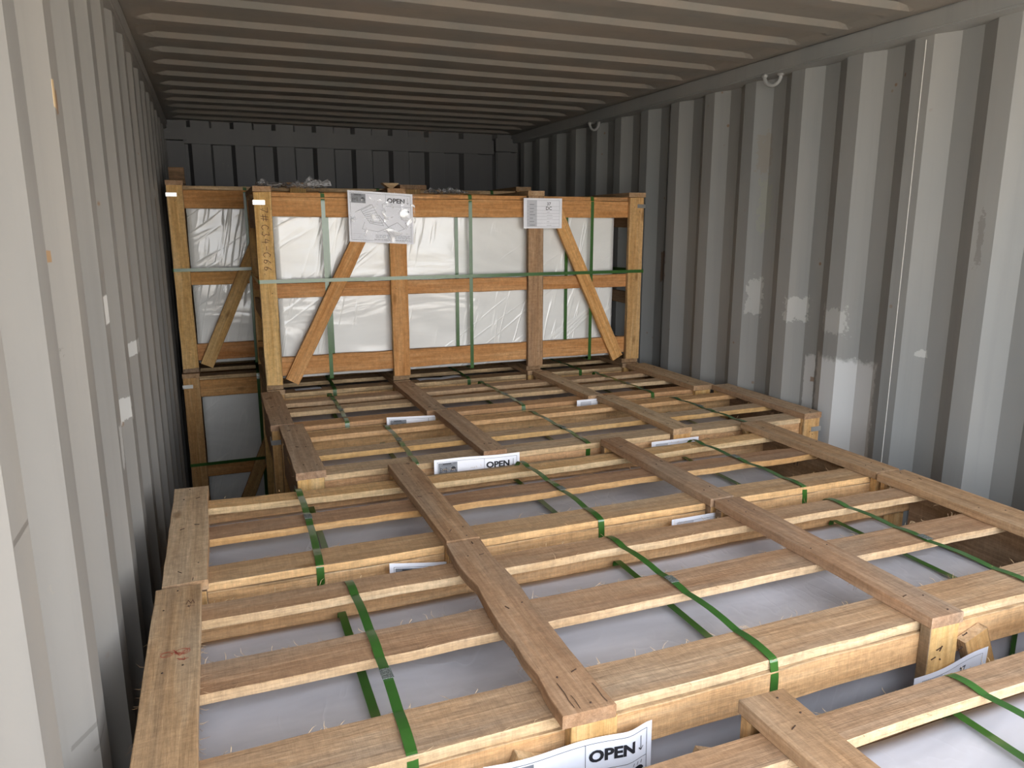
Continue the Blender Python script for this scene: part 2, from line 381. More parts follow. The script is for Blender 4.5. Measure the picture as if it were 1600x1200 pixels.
# ------------------------------------------------------------------ printed labels
def text_polys(body, size, bold=0.0):
    cu = bpy.data.curves.new('lettering', 'FONT'); cu.body = body; cu.size = size; cu.offset = bold; cu.fill_mode = 'FRONT' if hasattr(cu, 'fill_mode') else cu.fill_mode
    cu.resolution_u = 3
    o = bpy.data.objects.new('lettering', cu); COL.objects.link(o)
    dg = bpy.context.evaluated_depsgraph_get(); me = bpy.data.meshes.new_from_object(o.evaluated_get(dg))
    V = [Vector(v.co) for v in me.vertices]; F = [tuple(p.vertices) for p in me.polygons]
    bpy.data.objects.remove(o); bpy.data.curves.remove(cu); bpy.data.meshes.remove(me)
    return V, F
TEXT_CACHE = {}
def text(body, size, bold=0.0):
    k = (body, size, bold)
    if k not in TEXT_CACHE: TEXT_CACHE[k] = text_polys(*k)
    return TEXT_CACHE[k]

def surf_patch(name, parent, polys, fn, off, mat, label=None):
    """polys: list of (verts2d, faces); fn(u,v)->(point, normal)"""
    bm = bmesh.new()
    for V, F in polys:
        vs = []
        for p in V:
            P, nn = fn(p[0], p[1]); vs.append(bm.verts.new(P+nn*off))
        for f in F:
            try: bm.faces.new([vs[i] for i in f])
            except ValueError: pass
    bmesh.ops.triangulate(bm, faces=bm.faces[:])
    me = bpy.data.meshes.new(name); bm.to_mesh(me); bm.free(); me.materials.append(mat)
    o = bpy.data.objects.new(name, me); COL.objects.link(o); o.parent = parent
    if label: o['label'] = label
    return o
def rect(u0, v0, u1, v1):
    n = max(1, int((u1-u0)/.01)); V = []; F = []
    for i in range(n+1):
        u = u0+(u1-u0)*i/n; V += [(u, v0), (u, v1)]
        if i: a = 2*i; F.append((a-2, a, a+1, a-1))
    return V, F
def seg(u0, v0, u1, v1, w=.0008):
    d = Vector((u1-u0, v1-v0)); n = max(1, int(d.length/.01)); q = Vector((-d.y, d.x)).normalized()*w/2; V = []; F = []
    for i in range(n+1):
        p = Vector((u0, v0))+d*i/n; V += [(p.x-q.x, p.y-q.y), (p.x+q.x, p.y+q.y)]
        if i: a = 2*i; F.append((a-2, a, a+1, a-1))
    return V, F
def poly(pts): return list(pts), [tuple(range(len(pts)))]
def shift(t, du, dv, sx=1.0):
    return [(v[0]*sx+du, v[1]+dv) for v in t[0]], t[1]

def sheet(parent, corner, udir, vdir, W, H, wave, name='shipping_label', label=None):
    """paper sheet: corner = top-left, u to the right, v downwards; wave(u,v) = bulge towards its normal"""
    U = Vector(udir).normalized(); Vv = Vector(vdir).normalized(); C = Vector(corner)-parent.location; nn = Vv.cross(U).normalized()
    def fn(u, v): return C+U*u+Vv*v+nn*wave(u/W, v/H), nn
    bm = bmesh.new(); nx, ny = 28, 16; g = []
    for j in range(ny+1):
        g.append([bm.verts.new(fn(W*i/nx, H*j/ny)[0]) for i in range(nx+1)])
    for j in range(ny):
        for i in range(nx): bm.faces.new((g[j][i], g[j][i+1], g[j+1][i+1], g[j+1][i]))
    me = bpy.data.meshes.new(name); bm.to_mesh(me); bm.free(); me.materials.append(M_PAPER)
    for p in me.polygons: p.use_smooth = True
    o = bpy.data.objects.new(name, me); COL.objects.link(o); o.parent = parent
    if label: o['label'] = label
    return o, fn
def open_label(parent, corner, udir=(1, 0, 0), vdir=(0, 0, -1), W=.285, H=.205, wave=lambda u, v: 0.0, full=False):
    o, fn = sheet(parent, corner, udir, vdir, W, H, wave, label='white sheet reading OPEN with a downward arrow')
    e = .0009; s = W/.285
    x0, x1, y0, y1, xm = .010, W-.010, .009, H-.009, W*.575
    fr = [seg(x0, y0, x1, y0), seg(x0, y1, x1, y1), seg(x0, y0, x0, y1), seg(x1, y0, x1, y1), seg(xm, y0, xm, H*.27), seg(xm, H*.27, x1, H*.27)]
    surf_patch('border_line', o, fr, fn, e, M_INK)
    surf_patch('grey_panel', o, [rect(x0+.003, y0+.003, x0+.066*s, H*.235)], fn, e, M_INKGREY)
    ic = []      # the two pictograms and heading of the grey panel
    a, b = x0+.010, y0+.017
    ic += [seg(a, b, a, b+.018, .0016), seg(a+.020, b, a+.020, b+.018, .0016), seg(a, b+.009, a+.020, b+.009, .0012), seg(a+.002, b+.002, a+.018, b+.016, .001), seg(a+.018, b+.002, a+.002, b+.016, .001)]
    a += .034
    ic += [poly([(a, b+.006), (a+.006, b), (a+.012, b), (a+.018, b+.006), (a+.015, b+.008), (a+.003, b+.008)]), seg(a+.003, b+.008, a, b+.016, .002), seg(a+.015, b+.008, a+.018, b+.016, .002), seg(a+.004, b+.015, a+.014, b+.009, .0016)]
    ic += [seg(x0+.018, y0+.007, x0+.046, y0+.007, .003), seg(x0+.014, y0+.0115, x0+.050, y0+.0115, .001)]
    surf_patch('pictogram', o, ic, fn, e*1.5, M_INK)
    V, F = text('OPEN', .0265*s, .0011)
    surf_patch('lettering', o, [([(v[0]*1.16+xm+.006, -v[1]+H*.195) for v in V], F)], fn, e, M_INK)
    ax = x1-.0125
    ar = [seg(ax, H*.085, ax, H*.205, .0012), seg(ax-.0045, H*.178, ax, H*.205, .0014), seg(ax+.0045, H*.178, ax, H*.205, .0014)]
    surf_patch('down_arrow', o, ar, fn, e, M_INK)
    # umbrella, crossed box, hand marks on the right side
    ux, uy = x1-.018, H*.37
    um = [poly([(ux-.012*math.cos(t*math.pi/8), uy-.009*math.sin(t*math.pi/8)) for t in range(9)]), seg(ux, uy, ux, uy+.014, .0013), seg(ux, uy+.014, ux+.004, uy+.012, .0012)]
    for k in (-.008, 0, .008): um.append(seg(ux+k, uy-.016, ux+k-.002, uy-.011, .0012))
    um += [seg(ux-.008, uy+.034, ux+.008, uy+.034), seg(ux-.008, uy+.048, ux+.008, uy+.048), seg(ux-.008, uy+.034, ux-.008, uy+.048), seg(ux+.008, uy+.034, ux+.008, uy+.048)]
    surf_patch('umbrella_symbol', o, um, fn, e, M_INK)
    # line drawing of an opened crate leaning on a pry bar
    dr = []
    def L(a, b, w=.0014): dr.append(seg(a[0]*W, a[1]*H, b[0]*W, b[1]*H, w))
    A, B, C_, D = (.19, .38), (.36, .25), (.53, .66), (.32, .62)
    L((.10, .42), (.34, .25), .0016); L(A, B); L(B, C_); L(C_, D); L(D, A)
    for k in range(1, 8):
        t = k/8; L((A[0]+(D[0]-A[0])*t, A[1]+(D[1]-A[1])*t), (B[0]+(C_[0]-B[0])*t, B[1]+(C_[1]-B[1])*t))
    L((.24, .60), (.20, .74)); L((.20, .74), (.44, .78)); L((.44, .78), (.62, .68)); L((.46, .45), (.60, .68), .0022); L((.60, .68), (.75, .58)); L((.75, .58), (.86, .70)); L((.86, .70), (.68, .80)); L((.68, .80), (.52, .76))
    surf_patch('crate_drawing', o, dr, fn, e, M_INKGREY)
    # lines of fine print, too small to read
    fp = []; rr = random.Random(5)
    for k, vv in enumerate((.845, .87, .895, .935)):
        u = .40 if k < 3 else .38
        while u < .93:
            l = rr.uniform(.02, .06); fp.append(seg(u*W, vv*H, min(u+l, .95)*W, vv*H,   .0018 if k < 3 else .0026)); u += l+.008
    for k, vv in enumerate((.84, .88, .915, .95)): fp.append(seg(.06*W, vv*H, .26*W, vv*H, .0007))
    surf_patch('fine_print', o, fp, fn, e, M_INKGREY)
    return o
def table_label(parent, corner, udir=(1, 0, 0), vdir=(0, 0, -1), W=.20, H=.14, wave=lambda u, v: 0.0):
    o, fn = sheet(parent, corner, udir, vdir, W, H, wave, label='small white sheet with a printed table')
    e = .0009; x0, x1, y0, y1 = W*.09, W*.93, H*.07, H*.94; xm = W*.34
    surf_patch('grey_column', o, [rect(x0, y0, xm, y1)], fn, e, M_LIGHTGREY)
    ln = [seg(x0, y0, x1, y0), seg(x0, y1, x1, y1), seg(x0, y0, x0, y1), seg(x1, y0, x1, y1)]
    rows = (.27, .40, .50, .60, .71, .83)
    for r in rows: ln.append(seg(x0, r*H, x1, r*H, .0006))
    surf_patch('table_lines', o, ln, fn, e*1.4, M_INKGREY)
    fp = []; rr = random.Random(9)
    for r in (.21, .34, .45, .55, .66, .77, .89): fp.append(seg(x0+.012, r*H, x0+.012+rr.uniform(.018, .030), r*H, .0028))
    for r in (.46, .56, .66, .78, .90): fp.append(seg(W*.60, r*H, W*rr.uniform(.66, .82), r*H, .0010))
    surf_patch('fine_print', o, fp, fn, e*1.4, M_INKGREY)
    a = text('37', .020, .0002); b = text('DC', .022, .0002)
    surf_patch('lettering', o, [([(v[0]+W*.60, -v[1]+H*.235) for v in a[0]], a[1]), ([(v[0]+W*.57, -v[1]+H*.385) for v in b[0]], b[1])], fn, e, M_INK)
    return o

# ------------------------------------------------------------------ film-wrapped slab pack
def slab_pack(x0, x1, y0, y1, z0, z1, label, cat, straps, mat, group='film-wrapped slab packs in the crates', amp=.0035, seed=0):
    root = thing('slab_pack', label, cat, ((x0+x1)/2, (y0+y1)/2, z0), group)
    bm = bmesh.new(); bm_box(bm, x0+.012, x1-.012, y0+.012, y1-.012, z0, z1-.012)
    bmesh.ops.subdivide_edges(bm, edges=[e for e in bm.edges if abs(e.verts[0].co.x-e.verts[1].co.x) > .1], cuts=80, use_grid_fill=True)
    bmesh.ops.subdivide_edges(bm, edges=[e for e in bm.edges if abs(e.verts[0].co.z-e.verts[1].co.z) > .1], cuts=26, use_grid_fill=True)
    bmesh.ops.subdivide_edges(bm, edges=[e for e in bm.edges if abs(e.verts[0].co.y-e.verts[1].co.y) > .1], cuts=20, use_grid_fill=True)
    bm.normal_update()
    offs = []
    for v in bm.verts:
        c = v.co
        h = noise.fractal(Vector((c.x*2.2+seed, c.y*6, c.z*4)), .6, 2.0, 2)*amp + abs(noise.noise(Vector((c.x*3+c.z*4, c.y*5+seed, c.z*3))))*amp*1.0
        offs.append(v.normal*(h+.004))
    for v, o in zip(bm.verts, offs): v.co += o - root.location
    f = from_bm('stretch_film', bm, [mat], root, True)
    for xs in straps:
        e = .0135
        c = [(xs, y0-.001, z0+.01), (xs, y0-.001, z1+.002), (xs+.004, y1+.001, z1+.002), (xs, y1+.001, z0+.01)]
        pts = rounded_loop(c, .01)
        ribbon('strap', root, pts[::-1], (1, 0, 0), width=.016)
    return root

# ------------------------------------------------------------------ crate
def crate(label, x0, x1, y0, y1, z0, T, cross, slats, straps, pos='b', face_cross='brown', beam='peach', post='yellow', slat='tan',
          group='timber crates in the container', xs_seal=(), seal_y=(), hstrap=True, labels=None, fuzz=0, colors=None, warp=None,
          bracket=True, diag=True, crossprops=None, detail=True, beamh=.065, slatend=None, nails=True, zf=None):
    root = thing('timber_crate', label, 'crate', ((x0+x1)/2, (y0+y1)/2, z0), group)
    tc_, ts, tp, tb = .022, .019, .022, .022
    colors = colors or {}; warp = warp or {}; crossprops = crossprops or {}
    zs = T-tc_                      # underside of the cross boards = top of the slats
    zb = zs-ts                      # top of the beams
    H = T-z0
    px0 = cross[0][0]; px1 = cross[3][1]
    tops = []
    for k, (a, b) in enumerate(cross):
        sk, wn, bw = crossprops.get(k, (0.0, .0014, 0.0))
        o = board('cross_board', root, ((a+b)/2+sk, y0, T-tc_/2), ((a+b)/2, y1, T-tc_/2), b-a, tc_, (1, 0, 0), colors.get(('c', k), face_cross), 'brown' if k % 2 else 'tan', wane=wn, bow=bw, fuzz=int(fuzz*1.5))
        tops.append(o)
        if nails:
            for (sa, sb) in slats:
                for q in (.3, .72): fasten(o, (a+(b-a)*q+BRD.uniform(-.008, .008), (sa+sb)/2+BRD.uniform(-.02, .02), T+.0004), BRD.random() < .4)
            for yy in (y0+.014, y1-.016): fasten(o, ((a+b)/2+BRD.uniform(-.02, .02), yy, T+.0004), BRD.random() < .5)
        # bottom skid board under each frame pair
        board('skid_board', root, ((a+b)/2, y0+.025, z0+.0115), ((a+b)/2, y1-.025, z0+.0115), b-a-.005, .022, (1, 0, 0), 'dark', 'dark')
    for k, (a, b) in enumerate(slats):
        sg, w2, tw = warp.get(k, (0.0, .0016, 0.0))
        o = board('slat', root, (px0+.086 if slatend else px0+.003, (a+b)/2+tw, zs-ts/2), (px1-.003, (a+b)/2-tw, zs-ts/2), b-a, ts-.0008, (0, 1, 0), colors.get(('s', k), slat), colors.get(('e', k), 'pale'), sag=sg, wane=w2, fuzz=fuzz*3)
    # front and back frames: posts outside, three beams inside, diagonals in the post plane
    zt, zm, zl = zb-.0006, zb-(H-.04)*.44, z0+.055
    for side, (yo, s) in enumerate(((y0, 1), (y1, -1))):
        yp = yo+s*(.002+tp/2); yb_ = yo+s*(.003+tp+tb/2)
        for k, (a, b) in enumerate(cross):
            w = min(b-a-.004, .078)
            o = board('post', root, ((a+b)/2, yp, z0+.0235), ((a+b)/2, yp, zs-.0008), w, tp, (1, 0, 0), colors.get(('p', k), post), 'yellow' if k % 2 else 'dark')
            if side == 0 and detail:
                for zz in (zt-.03, zt-.045, zm-.03, z0+.10): fasten(o, ((a+b)/2+BRD.uniform(-.022, .022), yo+.0016, zz+BRD.uniform(-.008, .008)), BRD.random() < .5, (0, -1, 0))
        for kk, (za, zh) in enumerate(((zt, beamh), (zm, .062), (zl+.085, .082))):
            o = board('beam', root, (px0+.006, yb_, za-zh/2), (px1-.006, yb_, za-zh/2), zh, tb, (0, 0, 1), colors.get(('b', kk), beam), 'pale' if beam != 'orange' else 'orange')
        if diag:
            # from the inner post heads down and out to the corner post feet
            zu, zd = zt-.022, z0+.034
            for (ia, ib, oa, ob, sg) in ((cross[1][0], cross[1][1], cross[0][0], cross[0][1], -1), (cross[2][0], cross[2][1], cross[3][0], cross[3][1], 1)):
                ex = (ia-.052) if sg < 0 else (ib+.052); fx = (ob+.036) if sg < 0 else (oa-.036)
                board('diagonal_brace', root, (ex, yp, zu), (fx, yp, zd), .062, tp-.002, (1, 0, 0), colors.get(('d', 0), post), colors.get(('de', 0), 'orange' if beam == 'orange' else 'pale'))
    # end rails joining the frames
    for xe, s in ((px0, 1), (px1, -1)):
        for za, zh in ((zb-.002, .125), (z0+.36, .06), (z0+.11, .06)):
            board('end_rail', root, (xe+s*.016, y0+.05, za-zh/2), (xe+s*.016, y1-.05, za-zh/2), zh, .020, (0, 0, 1), 'brown', 'tan')
    # straps over the slats
    sk = sorted(slats)
    for i, xs in enumerate(straps):
        yf, yk = y0+.0235, y1-.0235
        top = []
        # behind the back beam, over slats, down the front beam
        ctr = [(xs, yk, z0+.03), (xs, yk, zb-.012)]
        for (a, b) in reversed(sk):
            ctr += [(xs+.0, b+.0005, zs+.0012), (xs, a-.0005, zs+.0012)]
        ctr += [(xs, yf, zb-.012), (xs, yf, z0+.03)]
        c2 = []
        for j, p in enumerate(ctr):
            if c2 and abs(p[1]-c2[-1][1]) > .06 and 1 < j < len(ctr)-2:      # slack between slats
                q = c2[-1]
                for t in (.25, .5, .75): c2.append((xs, q[1]+(p[1]-q[1])*t, zs+.0012+.0045*math.sin(math.pi*t)))
            c2.append(p)
        c2 = [(p[0]+.010*math.sin((p[1]-y0)*4+i), p[1], p[2]) for p in c2]
        rb = ribbon('strap', root, rounded_loop(c2, .005), (1, 0, 0))
        if i < len(seal_y) and seal_y[i]:
            yy = seal_y[i]; seal(rb, root, (xs+.010*math.sin((yy-y0)*4+i), yy, zs+.0062), (1, 0, 0), (0, 1, 0), (0, 0, 1))
    if hstrap:
        zh_ = zm+.012
        c = [(px0-.0008, y0+.001, zh_), (px1+.0008, y0+.001, zh_+.004), (px1+.0008, y1-.001, zh_), (px0-.0008, y1-.001, zh_)]
        ribbon('strap', root, rounded_loop(c, .004)[::-1], (0, 0, 1), width=.0155)
    if bracket:
        for xe, s in ((px0, 1), (px1, -1)):
            bm = bmesh.new(); zz = T-.065
            bm_box(bm, xe-.0012*s if s > 0 else xe-.046, xe+.046 if s > 0 else xe+.0012, y0-.0002, y0+.0012, zz-.009, zz+.009)
            bm_box(bm, xe-.0015, xe+.0015, y0+.001, y0+.06, zz-.009, zz+.009)
            bmesh.ops.translate(bm, verts=bm.verts[:], vec=-root.location)
            tag(from_bm('corner_bracket', bm, [M_BRACK if bracket is True else M_SEAL], root), 'thin metal strip nailed round the corner post')
    if labels: labels(root)
    return root

T1, T2 = Z-.70, Z+.16
# ------------------------------------------------------------------ the container
def corrugated(name, pts, lo, hi, axis, mat, label):
    """profile pts (y, depth) extruded in z between lo and hi; thin sheet"""
    bm = bmesh.new(); a = []; th = .004*(1 if axis > 0 else -1)
    for (y, x) in pts:
        a.append([bm.verts.new((x, y, lo)), bm.verts.new((x, y, hi)), bm.verts.new((x+th, y, lo)), bm.verts.new((x+th, y, hi))])
    for i in range(len(a)-1):
        p, q = a[i], a[i+1]
        bm.faces.new((p[0], q[0], q[1], p[1])); bm.faces.new((p[2], p[3], q[3], q[2]))
        bm.faces.new((p[1], q[1], q[3], p[3])); bm.faces.new((p[0], p[2], q[2], q[0]))
    o = from_bm(name, bm, [mat]); tag(o, label, kind='structure'); return o
def wall_profile(phase, xin, outward, y_lo, y_hi, pitch=.278, flat_in=.070, slope=.068, flat_out=.072, depth=.036):
    k = math.floor((y_lo-phase)/pitch)-1; pts = []
    y = phase+k*pitch
    while y < y_hi+pitch:
        pts += [(y, xin), (y+flat_in, xin), (y+flat_in+slope, xin+outward*depth), (y+flat_in+slope+flat_out, xin+outward*depth)]
        y += pitch
    k = [p for p in pts if y_lo <= p[0] <= y_hi]
    return [(y_lo-.001, k[0][1])]+k+[(y_hi+.003, k[-1][1])]
o = corrugated('wall_left', wall_profile(1.10, XL, -1, YD, YB), .0, ZC-.02, -1, M_WALL_L, 'left corrugated steel wall of the shipping container')
o = corrugated('wall_right', wall_profile(2.113, XR, 1, YD, YB), .0, ZC-.02, 1, M_WALL_R, 'right corrugated steel wall of the shipping container')
# weld seam on the right wall
bm = bmesh.new(); bm_box(bm, XR-.0010, XR+.001, 1.863, 1.8655, .05, ZC-.07)
seam = from_bm('weld_seam', bm, [simple('pale sealant bead', (.75, .74, .70), .6)], o)
# end wall with vertical corrugation
def end_wall():
    bm = bmesh.new(); x = XL-.03; pts = []
    x = -.06-.256
    while x < XR+.1:
        pts += [(x, YB-.045), (x+.110, YB-.045), (x+.124, YB), (x+.233, YB)]
        x += .256
    pts = [p for p in pts if XL-.04 <= p[0] <= XR+.04]
    pts = [(XL-.04, YB)]+pts+[(XR+.04, YB)]
    a = [[bm.verts.new((p[0], p[1], 0)), bm.verts.new((p[0], p[1], ZC)), bm.verts.new((p[0], p[1]+.004, 0)), bm.verts.new((p[0], p[1]+.004, ZC))] for p in pts]
    for p, q in zip(a, a[1:]):
        bm.faces.new((p[0], p[1], q[1], q[0])); bm.faces.new((p[2], q[2], q[3], p[3]))
    bm_box(bm, XL-.09, XR+.09, YB+.002, YB+.03, -.14, ZC+.06)
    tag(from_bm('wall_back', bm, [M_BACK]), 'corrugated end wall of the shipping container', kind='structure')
end_wall()
bm = bmesh.new(); bm_box(bm, XL-.04, XR+.04, YD, YB, -.14, 0)
tag(from_bm('floor', bm, [M_FLOOR]), 'plywood floor of the shipping container', kind='structure')
# ceiling: stamped roof sheet
def ceiling():
    bm = bmesh.new(); pitch = .24; ys = []; y = 2.80-pitch*11
    prof = []
    while y < YB+.3:
        # bright face at y centre: going deeper the sheet drops
        prof += [(y-.010, .016), (y+.010, 0.0), (y+.075, 0.0), (y+.110, .016)]
        y += pitch
    prof = [p for p in prof if YD <= p[0] <= YB]
    prof = [(YD, 0)]+prof+[(YB, 0)]
    xs = [XL-.04, XL+.030, XL+.045, XL+.065, XL+.09, XR-.17, XR-.135, XR-.10, XR-.085, XR+.04]
    xs = xs[:5]+[XL+.17+(XR-XL-.34)*i/10 for i in range(1, 10)]+xs[5:]
    rows = []
    for (y, d) in prof:
        r = []
        for x in xs:
            e = min(max((x-XL-.035)/.05, 0), 1)*min(max((XR-.09-x)/.07, 0), 1)
            z = ZC+d*e+.004*noise.noise(Vector((x*1.3, y*1.1, 0)))
            r.append((bm.verts.new((x, y, z)), bm.verts.new((x, y, z+.045))))
        rows.append(r)
    for a, b in zip(rows, rows[1:]):
        for i in range(len(xs)-1):
            bm.faces.new((a[i][0], b[i][0], b[i+1][0], a[i+1][0])); bm.faces.new((a[i][1], a[i+1][1], b[i+1][1], b[i][1]))
    o = tag(from_bm('ceiling', bm, [M_CEIL], None, False), 'stamped steel roof panel of the shipping container', kind='structure')
ceiling()
def rails():
    for name, xa, xb in (('trim_1', XL-.045, XL+.012), ('trim_2', XR-.06, XR+.045)):
        bm = bmesh.new(); bm_box(bm, xa, xb, YD, YB, ZC-.06, ZC-.001)
        bmesh.ops.bevel(bm, geom=[e for e in bm.edges if abs(e.verts[0].co.y-e.verts[1].co.y) > 1], offset=.005, segments=2, affect='EDGES')
        o = from_bm(name, bm, [M_WALL_L if name == 'trim_1' else M_WALL_R]); tag(o, 'top side rail along the '+('left' if name == 'trim_1' else 'right')+' wall', kind='structure')
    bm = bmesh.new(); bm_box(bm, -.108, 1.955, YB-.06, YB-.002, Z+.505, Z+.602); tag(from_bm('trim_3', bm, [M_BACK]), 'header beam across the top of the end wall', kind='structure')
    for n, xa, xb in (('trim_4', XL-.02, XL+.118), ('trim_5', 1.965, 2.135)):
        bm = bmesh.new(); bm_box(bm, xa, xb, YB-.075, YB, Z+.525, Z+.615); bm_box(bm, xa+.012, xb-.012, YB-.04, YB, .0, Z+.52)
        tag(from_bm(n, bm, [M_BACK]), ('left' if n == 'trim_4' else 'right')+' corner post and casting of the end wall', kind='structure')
    bm = bmesh.new(); bm_box(bm, -.06, -.015, YB-.055, YB-.02, 0, Z+.503); tag(from_bm('trim_6', bm, [M_BACK]), 'narrow upright stiffener near the left end wall corner', kind='structure')
    # door frame at the open end
    for n, xa, xb, za, zb_ in (('trim_7', XL-.09, XL-.036, -.14, ZC+.05), ('trim_8', XR+.036, XR+.09, -.14, ZC+.05)):
        bm = bmesh.new(); bm_box(bm, xa, xb, YD-.06, YD+.10, za, zb_); tag(from_bm(n, bm, [M_BACK]), ('left' if n == 'trim_7' else 'right')+' door post of the shipping container', kind='structure')
rails()
bm = bmesh.new(); bm_box(bm, XL-.09, XR+.09, YD-.06, YD+.08, ZC-.11, ZC+.05); tag(from_bm('trim_9', bm, [M_BACK]), 'door header beam of the shipping container', kind='structure')
def lashing_ring(y, label):
    bm = bmesh.new(); R, r = .032, .0080; c = Vector((XR-.035, y, ZC-.066)); n = 20; rings = []
    for i in range(n+1):
        t = math.pi*i/n; ctr = c+Vector((0, R*math.cos(t), -R*math.sin(t)*1.1)); rad = Vector((0, math.cos(t), -math.sin(t)))
        rings.append([bm.verts.new(ctr+(rad*math.cos(a)+Vector((1, 0, 0))*math.sin(a))*r) for a in [2*math.pi*k/10 for k in range(10)]])
    for i in range(n):
        for k in range(10): bm.faces.new((rings[i][k], rings[i][(k+1) % 10], rings[i+1][(k+1) % 10], rings[i+1][k]))
    bm.faces.new(rings[0]); bm.faces.new(rings[-1])
    for s in (-1, 1): bm_box(bm, c.x-.010, c.x+.010, y+s*R-.010, y+s*R+.010, c.z-.002, c.z+.012)
    bmesh.ops.rotate(bm, verts=bm.verts[:], cent=c, matrix=Matrix.Rotation(.5, 3, 'Z'))
    o = from_bm('lashing_ring', bm, [M_WALL_R], None, True); tag(o, label, 'lashing ring', 'lashing rings under the top rail')
lashing_ring(2.53, 'painted steel lashing ring under the right top rail, the nearer and larger one')
lashing_ring(4.03, 'painted steel lashing ring under the right top rail, the farther and smaller one')
# apron outside the open doors, lit by the sun, and the far yard
bm = bmesh.new(); bm_box(bm, -40, 40, -60, 25, -1.35, -1.15)
tag(from_bm('ground', bm, [simple('dusty concrete yard', (.50, .445, .37), .9, 0, .12, .6)]), 'sunlit concrete yard outside the open container', kind='structure')

# ------------------------------------------------------------------ lower tier of crates
def bulge(c, wd, a): return lambda u, v: a*math.exp(-((u-c)/wd)**2)*(1-.3*v)
def sm(u, a, b):
    t = min(max((u-a)/(b-a), 0), 1); return t*t*(3-2*t)

CR_LBL = []
# nearest crate, bottom right of the view
x0 = .105
def lab1(r): pass
crate('sawn timber crate nearest the viewer, cut off by the bottom right corner', .105, 2.08, .165, .80, 0, T1,
      [(.105, .185), (.688, .770), (1.40, 1.478), (2.00, 2.085)], [(.19, .28), (.43, .52), (.694, .755)], (.45, 1.075, 1.74),
      seal_y=(.33, .33, .33), fuzz=30, face_cross='brown', slat='brown', colors={('b', 0): 'pale'})
slab_pack(.165, 2.0, .225, .742, .045, Z-.775, 'glossy film-wrapped slab pack in the crate nearest the door', 'slab pack', (.47, 1.06, 1.72), M_FILM, seed=1)

def lab2(r):
    # sheet taped across the inner left post, bulging over it
    def wv(u, v): return .030+.004*math.sin(u*8)-.016*sm(u, .80, 1.0)
    open_label(r, (.298, .889, Z-.742), (1, 0, -.035), W=.283, wave=lambda u, v: wv(u, v)+.004*v)
    table_label(r, (1.128, .862, Z-.806), (1, 0, .10), W=.195, wave=lambda u, v: .006+.010*math.sin(u*5.5)*(.4+.6*v))
    for (x, y, z) in ((1.196, 0, -.768), (1.185, 0, -.785), (1.262, 0, -.752), (1.255, 0, -.78)):
        s = bpy.data.objects.new('staple', STAPLE); COL.objects.link(s); s.parent = r
        s.matrix_basis = Matrix.Translation(Vector((x, .8665, Z+z))-r.location) @ Matrix.Rotation(-math.pi/2, 4, 'X').inverted() @ Matrix.Rotation(.3, 4, 'Z')
c2 = crate('sawn timber crate with red scribble on its left board and big OPEN sheet in front', -.153, 1.84, .865, 1.507, 0, T1,
      [(-.153, -.070), (.437, .520), (1.169, 1.246), (1.732, 1.838)], [(.895, .996), (1.150, 1.243), (1.386, 1.455)], (.205, .826, 1.506),
      seal_y=(1.09, 1.20, 1.16), fuzz=60, face_cross='tan', labels=lab2, crossprops={1: (-.010, .005, 0), 0: (0, .0012, 0)}, warp={2: (0, .002, .006)})
slab_pack(-.105, 1.655, .932, 1.45, .045, Z-.785, 'glossy film-wrapped slab pack in the crate with the large OPEN sheet at the bottom edge', 'slab pack', (.19, .842, 1.512), M_FILM, seed=5)

def lab3(r):
    open_label(r, (.312, 1.519, Z-.728), (1, 0, -.14), W=.283, wave=lambda u, v: .004+.002*math.sin(u*6))
    table_label(r, (1.045, 1.519, Z-.738), (1, 0, 0), W=.195, wave=lambda u, v: .003)
c3 = crate('sawn timber crate directly behind the one with the red scribble, same left offset', -.145, 1.84, 1.520, 2.122, 0, T1,
      [(-.143, -.057), (.445, .525), (1.165, 1.238), (1.742, 1.832)], [(1.548, 1.636), (1.783, 1.866), (2.000, 2.066)], (.166, .848, 1.497),
      seal_y=(1.83, 1.78, 1.84), fuzz=36, face_cross='tan', labels=lab3, colors={('c', 0): 'tan_lifted', ('s', 2): 'peach', ('s', 1): 'tan', ('s', 0): 'tan', ('e', 0): 'peach', ('e', 1): 'yellow', ('b', 0): 'peach'}, warp={2: (.013, .003, 0), 1: (0, .005, 0)})
slab_pack(-.095, 1.665, 1.59, 2.085, .045, Z-.785, 'film-wrapped slab pack in the crate with the black H mark inside', 'slab pack', (.205, .835, 1.462), M_FILM, seed=9)

def lab4(r):
    open_label(r, (.588, 2.134, Z-.706), (1, 0, -.03), W=.287, wave=lambda u, v: .005+.003*math.cos(u*9))
    table_label(r, (1.37, 2.134, Z-.735), (1, 0, 0), W=.195, wave=lambda u, v: .004)
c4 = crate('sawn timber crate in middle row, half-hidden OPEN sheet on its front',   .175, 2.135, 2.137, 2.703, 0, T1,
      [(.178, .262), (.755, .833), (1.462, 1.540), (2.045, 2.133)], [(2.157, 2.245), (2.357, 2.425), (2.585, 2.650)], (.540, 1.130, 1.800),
      seal_y=(2.43, 2.36, 2.45), fuzz=20, face_cross='tan_lifted', slat='tan_lifted', labels=lab4, colors={('s', 2): 'peach', ('e', 2): 'peach', ('e', 1): 'yellow', ('s', 0): 'tan_lifted', ('c', 2): 'tan_lifted'}, crossprops={2: (0, .001, .004)})
slab_pack(.235, 1.965, 2.19, 2.645, .045, Z-.785, 'film-wrapped slab pack in the middle-row crate behind the partly hidden OPEN sheet', 'slab pack', (.53, 1.13, 1.77), M_FILM, seed=13)

